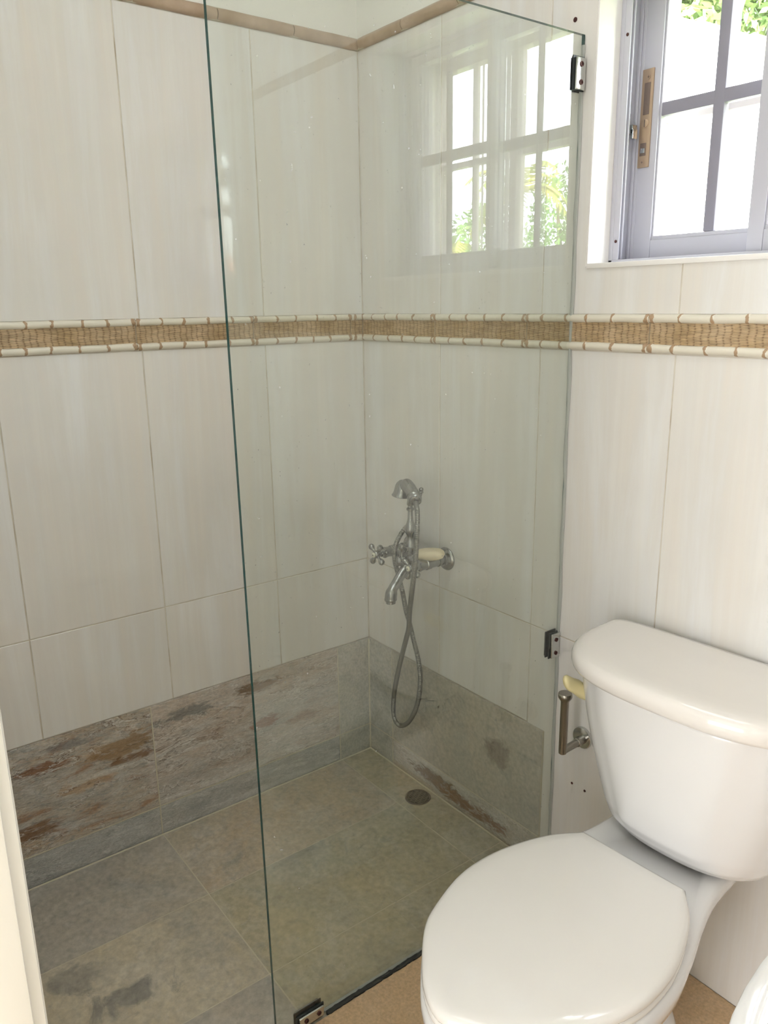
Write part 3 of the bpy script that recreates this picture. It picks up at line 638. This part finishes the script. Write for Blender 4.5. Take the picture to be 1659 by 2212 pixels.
# cradle: two prongs rising from the riser
cr = X(tube('cradle', spline([(.297, -.070, ZM+.148), (.300, -.071, ZM+.158), (.305, -.072, ZM+.166), (.314, -.073, ZM+.172)], 5), .0095, M['chrome'], mx, 14))
for sy in (-1, 1):
    tube('cradle_prong', spline([(.312, -.075+sy*.004, ZM+.166), (.319, -.075+sy*.016, ZM+.172), (.322, -.075+sy*.0205, ZM+.180), (.323, -.075+sy*.0215, ZM+.188)], 6), [.0062]*9+[.0055, .0050, .0046, .0044, .0046, .0058, .0066, .0062, .0050, .001][:10], M['chrome'], cr, 12)
    lathe('prong_tip', [(.001, -.006), (.0050, -.004), (.0064, 0), (.0050, .004), (.001, .006)], (.323, -.075+sy*.0215, ZM+.191), (0, 0, 1), M['chrome'], cr, 12)
X(tube('spout', spline([(.297, -.076, ZM-.010), (.300, -.092, ZM-.026), (.303, -.112, ZM-.044), (.308, -.128, ZM-.057), (.312, -.142, ZM-.067), (.314, -.150, ZM-.080), (.314, -.152, ZM-.093), (.314, -.152, ZM-.099)], 6),
       [.0140]*6+[.0132]*12+[.0130]*8+[.0140, .0148, .0155, .0160]+[.0162]*5+[.0162, .0162, .0170, .0170, .0165, .0165, .0140, .0140][:8], M['chrome'], mx, 22, 180))
X(lathe('spout_nozzle', [(.0132, 0), (.0132, .008), (.0110, .009), (.0105, .004)], (.314, -.152, ZM-.098), (0, 0, -1), M['chrome'], mx, 22))

# hand shower lying in the cradle (a thing of its own) with its hose
hs = tag(empty('hand_shower', (.33, -.085, .92)), 'small tarnished chrome telephone-style hand shower lying in the mixer cradle', 'hand shower')
def H(o): o.matrix_parent_inverse = Matrix.Translation(-hs.location); return o
H(tube('handle', spline([(.283, -.080, .9455), (.296, -.081, .9400), (.310, -.083, .9335), (.330, -.087, .9225), (.346, -.092, .9140), (.354, -.097, .9085)], 6),
       [.011, .013, .015, .0162, .017, .0175]+[.0178]*8+[.0172]*6+[.0192, .0192, .0178]+[.0165]*3+[.0148]*4+[.0120], M['chrome'], hs, 20, 50))
bell = H(lathe('shower_bell', [(.001, -.004), (.009, -.001), (.0155, .006), (.0185, .014), (.0195, .024), (.0205, .032), (.0232, .039), (.0245, .041), (.0235, .0425), (.0205, .0415), (.0180, .034)], (.278, -.079, .9480), (-.12, -.10, -1), M['chrome'], hs, 28))
hose_pts = [(.356, -.098, .906), (.366, -.106, .902), (.386, -.119, .893), (.399, -.129, .870), (.404, -.135, .839), (.404, -.140, .773), (.394, -.138, .725), (.376, -.130, .675), (.348, -.115, .609), (.325, -.100, .551), (.302, -.090, .511), (.272, -.080, .453), (.239, -.070, .383), (.203, -.060, .283), (.195, -.055, .214), (.216, -.052, .191), (.253, -.050, .213), (.287, -.050, .264), (.307, -.050, .322), (.313, -.050, .385), (.305, -.052, .442), (.291, -.058, .499), (.283, -.064, .544), (.279, -.072, .578), (.276, -.082, .636), (.273, -.095, .692), (.269, -.102, .729), (.266, -.098, .765), (.266, -.085, .790), (.268, -.066, .812), (.2715, -.054, .820), (.279, -.046, .819), (.284, -.043, .806), (.286, -.046, .785), (.288, -.052, .762)]
HP = resample(spline(hose_pts, 10), .00115)
hr = [(.0070 if (i % 4) in (0, 1) else .0058) for i in range(len(HP))]
H(tube('hose', HP, hr, simple('spiral_hose_metal', (.27, .27, .25), .3, 1.0), hs, 12, 80))

# soap resting on the right-hand leg
def superell(cx, cy, z, ax, ay, n, N_=40, fn=None):
    out = []
    for k in range(N_):
        t = 2*PI*k/N_; c, s = math.cos(t), math.sin(t)
        x = math.copysign(abs(c)**(2/n), c)*ax; y = math.copysign(abs(s)**(2/n), s)*ay; out.append(Vector((cx+x, cy+y, z)))
    return out
rings = []
for h, k in ((0, .72), (.003, .90), (.008, 1.0), (.014, .97), (.019, .82), (.0215, .55)):
    rings.append([Vector((0, 0, 0))+p for p in superell(0, 0, h, .037*k, .0195*k, 2.7)])
so = loft('soap_bar', rings, M['soap'])
so.scale = (1.12, 1.1, 1.2); so.location = (.3660, -.060, .7505); so.rotation_euler = (.10, -.10, .62)
tag(so, 'cream soap bar resting on the mixer leg beside the wall flange', 'soap')

# ------------------------------------------------------------------ paper holder
ph = tag(empty('toilet_paper_holder', (.846, 0, .424)), 'empty chrome upright toilet paper holder on the wall beside the tank', 'toilet paper holder')
lathe('wall_flange', [(.0255, .0), (.0258, .003), (.0250, .0075), (.0235, .0082)], (0, 0, 0), (0, -1, 0), M['chrome2'], ph, 36)
lathe('arm', [(.0105, .008), (.0105, .030), (.0086, .031), (.0086, .082)], (.004, 0, -.001), (.02, -1, -.03), M['steel_dull'], ph, 24)
lathe('upright_post', [(.006, -.0125), (.0088, -.010), (.0092, -.004), (.0092, .118), (.0110, .122), (.0150, .127), (.0158, .130), (.0158, .136), (.0145, .1385)], (.0075, -.082, .0035), (0, 0, 1), M['steel_dull'], ph, 28)

# ------------------------------------------------------------------ toilet (bowl, seat, tank are one fixed thing)
TO = (1.160, -.004); TR = math.radians(3.5)
to = tag(empty('toilet', (TO[0], TO[1], 0), TR), 'white close-coupled toilet with closed lid below the window', 'toilet')
def plan(hw, y0, y1, z, n=2.6, N_=56, back=8.0):
    """D-shaped section: squarer at the wall side (y0), rounded at the front (y1 < y0)"""
    ym = y0-(y0-y1)*.30; out = []
    for k in range(N_):
        t = 2*PI*k/N_; c, s = math.cos(t), math.sin(t); e = n if s < 0 else back
        x = math.copysign(abs(c)**(2/e), c)*hw; yy = math.copysign(abs(s)**(2/e), s)*(y0-ym if s > 0 else ym-y1)
        out.append(Vector((x, ym+yy, z)))
    return out
# tank body: narrow at the bottom with a rounded belly
R_ = []
for z, hw, yf, n in ((.405, .115, -.150, 2.3), (.408, .145, -.180, 2.4), (.414, .158, -.195, 2.5), (.428, .166, -.204, 2.6), (.455, .173, -.211, 2.7), (.50, .184, -.218, 2.8), (.56, .199, -.226, 2.9), (.62, .212, -.233, 2.9), (.68, .222, -.239, 2.9), (.722, .227, -.243, 2.9)):
    R_.append(plan(hw, -.018, yf, z, n))
# raised front panel: a gentle swelling of the front that ends in a rounded lobe
def swell(p):
    a = min(max((p.z-.425)/.035, 0), 1); a = a*a*(3-2*a)
    w = .088+.060*(p.z-.425)/.3; e = min(max((w-abs(p.x))/.013, 0), 1); e = e*e*(3-2*e)
    if p.y < -.10: p.y -= .0085*a*e
    return p
R2 = []
for i in range(len(R_)-1):
    for s in range(6): R2.append([swell(a.lerp(b, s/6)) for a, b in zip(R_[i], R_[i+1])])
R2.append([swell(p.copy()) for p in R_[-1]])
for q in R2:
    for p in q: p.x += .017
loft('tank_body', R2, M['ceramic'], to, 180, (True, True))
R_ = []
for z, g_, n in ((.7205, -.006, 3.0), (.7210, .004, 2.9), (.7245, .0105, 2.8), (.731, .0135, 2.7), (.744, .0140, 2.7), (.754, .0115, 2.7), (.7605, .006, 2.7), (.7635, -.002, 2.7), (.7650, -.014, 2.7)):
    hw = .2310+g_; R_.append(plan(hw, -.014+min(g_, 0)*.9, -.246-g_*1.3, z, n))
for k_ in (.8, .5, .2): R_.append([Vector((p.x*k_, -.12+(p.y+.12)*k_, .7650+.0015*(1-k_))) for p in R_[10-1]]) if False else R_.append([Vector((p.x*k_, -.12+(p.y+.12)*k_, .7650+.0018*(1-k_))) for p in plan(.2170, -.0266, -.2278, .765, 2.7)])
for q in R_:
    for p in q: p.x += .0155
loft('tank_lid', R_, M['beige_lid'], to, 70)
# flush lever on the left side of the tank, near its front corner
lv = []
for t, rx, rz in ((0, .005, .004), (.12, .010, .011), (.35, .013, .0135), (.55, .011, .0115), (.8, .0135, .0110), (.93, .011, .008), (1.0, .005, .003)):
    c = Vector((-.183, -.146, .638)).lerp(Vector((-.206, -.212, .686)), t)+Vector((-.010*math.sin(t*PI), 0, .002*math.sin(t*PI)))
    lv.append([c+Vector((0, 0, 1))*(rz*math.sin(2*PI*k/16))*1.45+Vector((-.88, .48, 0))*(rx*math.cos(2*PI*k/16)) for k in range(16)])
loft('flush_lever', lv, M['lever'], to, 70)['label'] = 'yellowed cream plastic flush lever'
# bowl outline
def oval(_k=0):
    """seat outline: straight back edge, straight flanks, rounded front"""
    half = [(.1035, -.268), (.108, -.275), (.140, -.320), (.166, -.385), (.181, -.455), (.180, -.53), (.156, -.612), (.134, -.655), (.094, -.699), (.048, -.738), (0, -.756)]
    half = [Vector((x, y, 0)) for x, y in half]; sp = [p for p in resample(spline(half+[Vector((-.048, -.738, 0))], 8), .0005) if p.x >= 0]; n = 40
    r_ = [sp[round(i*(len(sp)-1)/n)] for i in range(n+1)]; r_[-1].x = 0
    back = [Vector((-.1035+.207*i/10, -.268, 0)) for i in range(1, 10)]
    return [Vector((p.x, p.y, 0)) for p in r_]+[Vector((-p.x, p.y, 0)) for p in r_[-2::-1]]+back
def shrink(ring, d, z=None):
    c = Vector((0, -.50, 0)); out = []
    for p in ring:
        q = Vector((p.x, p.y, 0))-c; L = q.length; q = q*((L-d)/L); out.append(Vector((c.x+q.x, c.y+q.y, p.z if z is None else z)))
    return out
base = oval()
lidr = [shrink(base, .006, .4180), shrink(base, .0015, .4190), shrink(base, .0, .4225), shrink(base, .001, .4290), shrink(base, .0045, .4335), shrink(base, .011, .4360), shrink(base, .030, .4372), shrink(base, .07, .4385), shrink(base, .12, .4395), shrink(base, .16, .440)]
loft('seat_lid', lidr, M['lid'], to, 60)
loft('seat', [shrink(base, .012, .4020), shrink(base, .004, .4030), shrink(base, .001, .4060), shrink(base, .001, .4120), shrink(base, .006, .4172)], M['lid'], to, 50)
for sx in (-1, 1): tube('hinge', [(sx*.075-.024, -.284, .4120), (sx*.075+.024, -.284, .4120)], .0080, M['lid'], to, 16)
# bowl: rim, waist, foot in one ceramic surface with the deck behind
bowl = []
rim = oval()
def squash(ring, hw, yb, yf, z, e=1.0):
    out = []
    for p in ring:
        x = p.x/.182*hw; v = (p.y+.268)/(-.756+.268); out.append(Vector((x, yb+(yf-yb)*v**e, z)))
    return out
for z, hw, yb, yf in ((.4015, .170, -.262, -.742), (.4010, .180, -.256, -.752), (.3960, .186, -.250, -.758), (.378, .187, -.248, -.759), (.360, .183, -.246, -.752), (.335, .168, -.245, -.732), (.300, .146, -.245, -.695), (.26, .120, -.25, -.650), (.21, .098, -.25, -.605), (.15, .085, -.25, -.575), (.09, .084, -.25, -.570), (.050, .092, -.25, -.580), (.030, .104, -.25, -.592), (.012, .110, -.25, -.598), (.0, .111, -.25, -.599)):
    bowl.append(squash(rim, hw, yb, yf, z))
loft('bowl', bowl, M['ceramic'], to, 180)
# deck that carries the tank: a waisted shelf
dk = []
def deck(z, g_, ty=0.0):
    P = [(-.108, -.050), (-.122, -.12), (-.124, -.165), (-.130, -.22), (-.147, -.29), (-.172, -.375), (-.180, -.45), (-.168, -.54), (-.11, -.61), (.11, -.61), (.168, -.54), (.180, -.45), (.173, -.375), (.148, -.29), (.131, -.22), (.125, -.165), (.123, -.12), (.108, -.050)]
    return [Vector((x-math.copysign(g_, x), y-ty, z)) for x, y in P]
def smooth_ring(P, n=6):
    Q = P; out = []; L = len(Q)
    for i in range(L):
        a, b, c, d = Q[i-1], Q[i], Q[(i+1) % L], Q[(i+2) % L]
        for k in range(n):
            t = k/n; out.append(.5*((2*b)+(c-a)*t+(2*a-5*b+4*c-d)*t*t+(3*b-a-3*c+d)*t**3))
    return out
for z, g_ in ((.27, .085), (.31, .060), (.345, .030), (.362, .012), (.372, .003), (.384, .0), (.395, .001), (.4005, .004), (.4035, .010), (.4042, .020)):
    dk.append([Vector((p.x, max(p.y, -.61+g_*1.6), p.z)) for p in smooth_ring(deck(z, g_))])
loft('deck', dk, M['ceramic'], to, 180)
# trap outlet at the back of the foot
tr_ = [[Vector((c.x*k*.082, -.235+c.y*k*.115, z)) for c in [Vector((math.cos(2*PI*i/32), math.sin(2*PI*i/32))) for i in range(32)]] for z, k in ((0, 1.0), (.025, .98), (.045, .90), (.06, .72), (.08, .55), (.2, .48), (.33, .5))]
loft('trapway', tr_, M['ceramic'], to, 180)
for sx in (-1, 1): lathe('bolt_cap', [(.012, 0), (.012, .006), (.008, .013), (.001, .015)], (sx*.118, -.33, .0), (0, 0, 1), M['ceramic'], to, 16)

# ------------------------------------------------------------------ washbasin at the lower right corner
wb = tag(empty('washbasin', (1.866, -.62, 0)), 'white ceramic washbasin edge cut off at the lower right corner', 'washbasin')
BR = []
for z, kx, ky in ((.66, .10, .12), (.68, .16, .20), (.72, .215, .28), (.76, .250, .325), (.785, .262, .338), (.797, .264, .340), (.803, .262, .338), (.806, .255, .331), (.806, .225, .298), (.800, .212, .285), (.77, .19, .255), (.72, .13, .17), (.70, .05, .06), (.698, .003, .003)):
    BR.append(superell(0, 0, z, kx, ky, 2.5, 64))
loft('basin_bowl', BR, M['ceramic'], wb, 60)
loft('pedestal', [superell(.02, 0, z, a, a*1.1, 2.4, 40) for z, a in ((0, .10), (.02, .10), (.06, .082), (.3, .07), (.55, .085), (.67, .12))], M['ceramic'], wb, 60)

# ------------------------------------------------------------------ outside
bw = tag(empty('white_house', (-1.6, 5.1, 0)), 'white rendered house gable with a sloping tiled edge outside the window', 'house')
def Bh(o): o.matrix_parent_inverse = Matrix.Translation(-bw.location); return o
render_w = simple('white_render', (.80, .77, .74), .9, bump=(12, .4)); clay = simple('ochre_coping', (.78, .56, .30), .8, bump=(20, .5))
P = [(-8, -3), (1.6, -3), (1.6, 1.75), (-1.67, 3.20), (-2.56, 3.58), (-8, 5.8)]
Bh(raw('wall', [(x, 5.0, z) for x, z in P]+[(x, 5.3, z) for x, z in P], [(0, 1, 2, 3, 4, 5), (11, 10, 9, 8, 7, 6)]+[(i, (i+1) % 6, 6+(i+1) % 6, 6+i) for i in range(6)], render_w, bw))
for k in range(14):
    t0 = Vector((-5.6+k*.42, 0, 0)); z = 3.20-(t0.x+1.67)*.437; d = Vector((.42, 0, -.18)).normalized()
    c = Vector((t0.x, 5.05, z+.02)); Bh(tube('coping_tile', [c-d*.02, c+d*.40], [.095, .075], clay if k % 2 else render_w, bw, 12))
for k in range(11):
    Bh(box('quoin_stone', -2.16+.03*(k % 2)+.008*k, -2.04+.02*(k % 3)+.008*k, 4.982, 5.02, 2.86-k*.10, 2.885-k*.10, simple('quoin', (.40, .30, .20), .9) if k == 0 else bpy.data.materials['quoin'], bw, .004))
def leaf_mat(name, a, b):
    m, nt, bb = new_mat(name); ge = N(nt, 'ShaderNodeNewGeometry')
    c = ramp(nt, ge.outputs['Random Per Island'], [(.0, a), (1.0, b)]); nt.links.new(c, bb.inputs['Base Color']); bb.inputs['Roughness'].default_value = .5
    return m
def crown(name, blobs, n, size, mat, parent, aspect=.45, seed=1):
    g_ = np.random.default_rng(seed); V = []; Fc = []
    tot = sum(b[3] for b in blobs)
    for (cx, cy, cz, w, rx, ry, rz) in blobs:
        m_ = int(n*w/tot); d = g_.normal(size=(m_, 3)); d /= np.linalg.norm(d, axis=1)[:, None]; r = g_.uniform(.35, 1.0, m_)**.5
        P_ = np.c_[cx+d[:, 0]*rx*r, cy+d[:, 1]*ry*r, cz+d[:, 2]*rz*r]
        A = g_.normal(size=(m_, 3)); A /= np.linalg.norm(A, axis=1)[:, None]; B_ = np.cross(A, g_.normal(size=(m_, 3))); B_ /= np.linalg.norm(B_, axis=1)[:, None]
        s = size*g_.uniform(.6, 1.3, m_)[:, None]
        for p, a, b in zip(P_, A*s, B_*s*aspect):
            k = len(V); V += [tuple(p-a), tuple(p+b), tuple(p+a), tuple(p-b)]; Fc.append((k, k+1, k+2, k+3))
    me = bpy.data.meshes.new(name); me.from_pydata(V, [], Fc); me.update(); o = link(name, me, mat, parent); o['kind'] = 'stuff'; return o
bark = simple('bark', (.20, .14, .09), .9, bump=(20, .6))
lf1 = leaf_mat('leaf_green', (.10, .17, .05), (.34, .40, .17)); lf2 = leaf_mat('leaf_far', (.12, .30, .05), (.30, .48, .10)); lf3 = leaf_mat('leaf_yellow', (.62, .45, .05), (.40, .50, .08))
def tree(name, label, base, trunk_h, r, blobs, n, size, mat, seed):
    t = tag(empty(name, base), label, 'tree'); bx, by, bz = base
    tube('trunk', [(0, 0, 0), (.1, 0, trunk_h*.5), (0, .1, trunk_h), (.3, .1, trunk_h*1.35)], [r, r*.8, r*.6, r*.3], bark, t, 10)
    crown('foliage', blobs, n, size, mat, t, .42, seed); return t
tree('leafy_tree', 'leafy green tree hanging over the sloping edge of the white house', (-4.3, 7.6, -3), 6.5, .18,
     [(.0, 0, 8.6, 3, 2.0, 1.0, 1.3), (1.2, -.3, 7.7, 2.2, 1.2, .8, 1.0), (2.4, -.3, 7.2, 1.2, .9, .7, .9), (-1.5, 0, 8.0, 1, 1.5, .8, 1.3), (3.4, 0, 6.9, .6, .6, .5, .9)], 16000, .085, lf1, 3)
vx, vy = -.375, -1.35
def far(az_x, dist, dx=0):
    az_y = math.sqrt(1-az_x**2); return vx+az_x*dist, vy+az_y*dist
for i, (ax, D, top, nm, lab) in enumerate((( .722, 40, .125, 'distant_tree', 'rounded bright green tree mirrored in the left half of the glass panel window reflection'), (.655, 46, .165, 'distant_tree', 'tall dense green tree mirrored in the right half of the glass panel window reflection'), (.590, 47, .16, 'distant_tree', 'green tree at the right end of the tree line beyond the tiled roof'), (.80, 44, .12, 'distant_tree', 'low green tree at the left end of the mirrored tree line'))):
    x, y = far(ax, D); H_ = top*D+4.4
    tree(nm, lab, (x, y, -3), H_*.6, .25, [(0, 0, H_*.70, 3, 1.9, 1.9, H_*.28), (-1.1, .3, H_*.5, 2, 1.5, 1.5, H_*.3), (1.0, 0, H_*.45, 2, 1.6, 1.5, H_*.35), (0, 0, H_*.3, 1.5, 2.0, 1.5, H_*.3)], 5200, .17, lf2, 10+i)
def palm(name, label, base, h, nf, L, mat, seed, lw=.04):
    t = tag(empty(name, base), label, 'palm'); rr = random.Random(seed)
    tube('trunk', [(0, 0, 0), (.05, 0, h*.5), (0, 0, h)], [.09, .07, .06], bark, t, 10)
    for k in range(nf):
        a = 2*PI*k/nf+rr.uniform(-.2, .2); up_ = rr.uniform(.5, 1.3); V = []; Fc = []; P = []
        for s in range(15):
            u = s/14; P.append(Vector((math.cos(a)*L*u*.8, math.sin(a)*L*u*.8, h+L*(up_*u-1.05*u*u))))
        for s in range(1, 15):
            d = (P[s]-P[s-1]).normalized(); side = d.cross(Vector((0, 0, 1))).normalized(); ll = L*.30*(1-abs(s/14-.45))
            for sg in (-1, 1):
                tip = P[s]+side*sg*ll*.8+d*ll*.5-Vector((0, 0, ll*.35)); w = d*lw; i0 = len(V)
                V += [P[s]-w, P[s]+w, tip]; Fc.append((i0, i0+1, i0+2))
        V0, F0 = tube_geo(P, .012, 6); o_ = len(V); V += V0; Fc += [tuple(i+o_ for i in f_) for f_ in F0]
        me = bpy.data.meshes.new('frond'); me.from_pydata([tuple(v) for v in V], [], Fc); me.update(); link('frond', me, mat, t)
    return t
x, y = far(.69, 15); palm('palm', 'tall palm with yellowing fronds standing before the distant trees', (x, y, -3), 6.3, 13, 1.2, lf3, 4)
x, y = far(.735, 13); palm('palm', 'short yellow-green palm in front of the red roof', (x, y, -3), 5.0, 14, .95, lf3, 9, .03)
# banana plant with broad leaves
x, y = far(.727, 11); bn = tag(empty('banana_plant', (x, y, -3)), 'broad-leaved green banana plant low in front of the red roof', 'plant')
tube('stem', [(0, 0, 0), (0, 0, 4.4)], [.09, .05], simple('banana_stem', (.25, .34, .12), .7), bn, 10)
bl = simple('banana_leaf', (.30, .50, .14), .5)
for k in range(6):
    a = k*1.05+.3; V = []; Fc = []
    for s in range(9):
        u = s/8; c = Vector((math.cos(a)*.7*u, math.sin(a)*.7*u, 4.35+.55*u-.75*u*u)); sd = Vector((-math.sin(a), math.cos(a), 0))*(.13*math.sin(PI*min(u*.95+.04, 1))**.7)
        V += [c-sd-Vector((0, 0, .02)), c+Vector((0, 0, .01)), c+sd-Vector((0, 0, .02))]
    for s in range(8): i0 = s*3; Fc += [(i0, i0+1, i0+4, i0+3), (i0+1, i0+2, i0+5, i0+4)]
    raw('leaf', V, Fc, bl, bn, 60)
# red barrel-tile roof of the house across the garden
x, y = far(.69, 24); rh = tag(empty('red_roofed_house', (x, y, 0), math.radians(-43.6)), 'low house with red barrel-tile roof beyond the garden', 'house')
terra = simple('terracotta', (.62, .235, .13), .8, bump=(10, .4)); HZ = 1.4+.071*24
raw('wall', [(-9, .8, -3), (9, .8, -3), (9, .8, HZ-1.3), (-9, .8, HZ-1.3), (-9, 6, -3), (9, 6, -3), (9, 6, HZ-1.3), (-9, 6, HZ-1.3)], [(0, 1, 2, 3), (5, 4, 7, 6), (3, 2, 6, 7), (0, 3, 7, 4), (1, 5, 6, 2), (0, 4, 5, 1)], render_w, rh)
raw('roof', [(-9.3, 0, HZ-1.5), (9.3, 0, HZ-1.5), (9.3, 3.2, HZ-.14), (-9.3, 3.2, HZ-.14), (9.3, 6.4, HZ-1.5), (-9.3, 6.4, HZ-1.5)], [(0, 1, 2, 3), (3, 2, 4, 5), (0, 3, 5), (1, 4, 2), (0, 5, 4, 1)], terra, rh)
V = []; Fc = []
for c in range(74):
    for r in range(7):
        o_ = len(V); x0 = -9.1+c*.25; sl = (HZ-.14-(HZ-1.5))/3.2
        for e, yy in enumerate((r*.46, r*.46+.50)):
            for k in range(7):
                a = PI*k/6; rr = .105 if e == 0 else .085; V.append((x0+rr*math.cos(a), yy, HZ-1.5+sl*yy+.03*(1-e)+rr*math.sin(a)))
        Fc += [(o_+k, o_+k+1, o_+8+k, o_+7+k) for k in range(6)]
me = bpy.data.meshes.new('roof_tiles'); me.from_pydata(V, [], Fc); me.update(); o = link('roof_tiles', me, terra, rh); o['kind'] = 'stuff'
tube('ridge_tile', [(-9.3, 3.2, HZ-.10), (9.3, 3.2, HZ-.10)], .12, terra, rh, 12)
gr = tag(box('ground', -40, 60, .5, 70, -3.2, -3.0, simple('lawn', (.22, .32, .10), .9)), kind='structure')
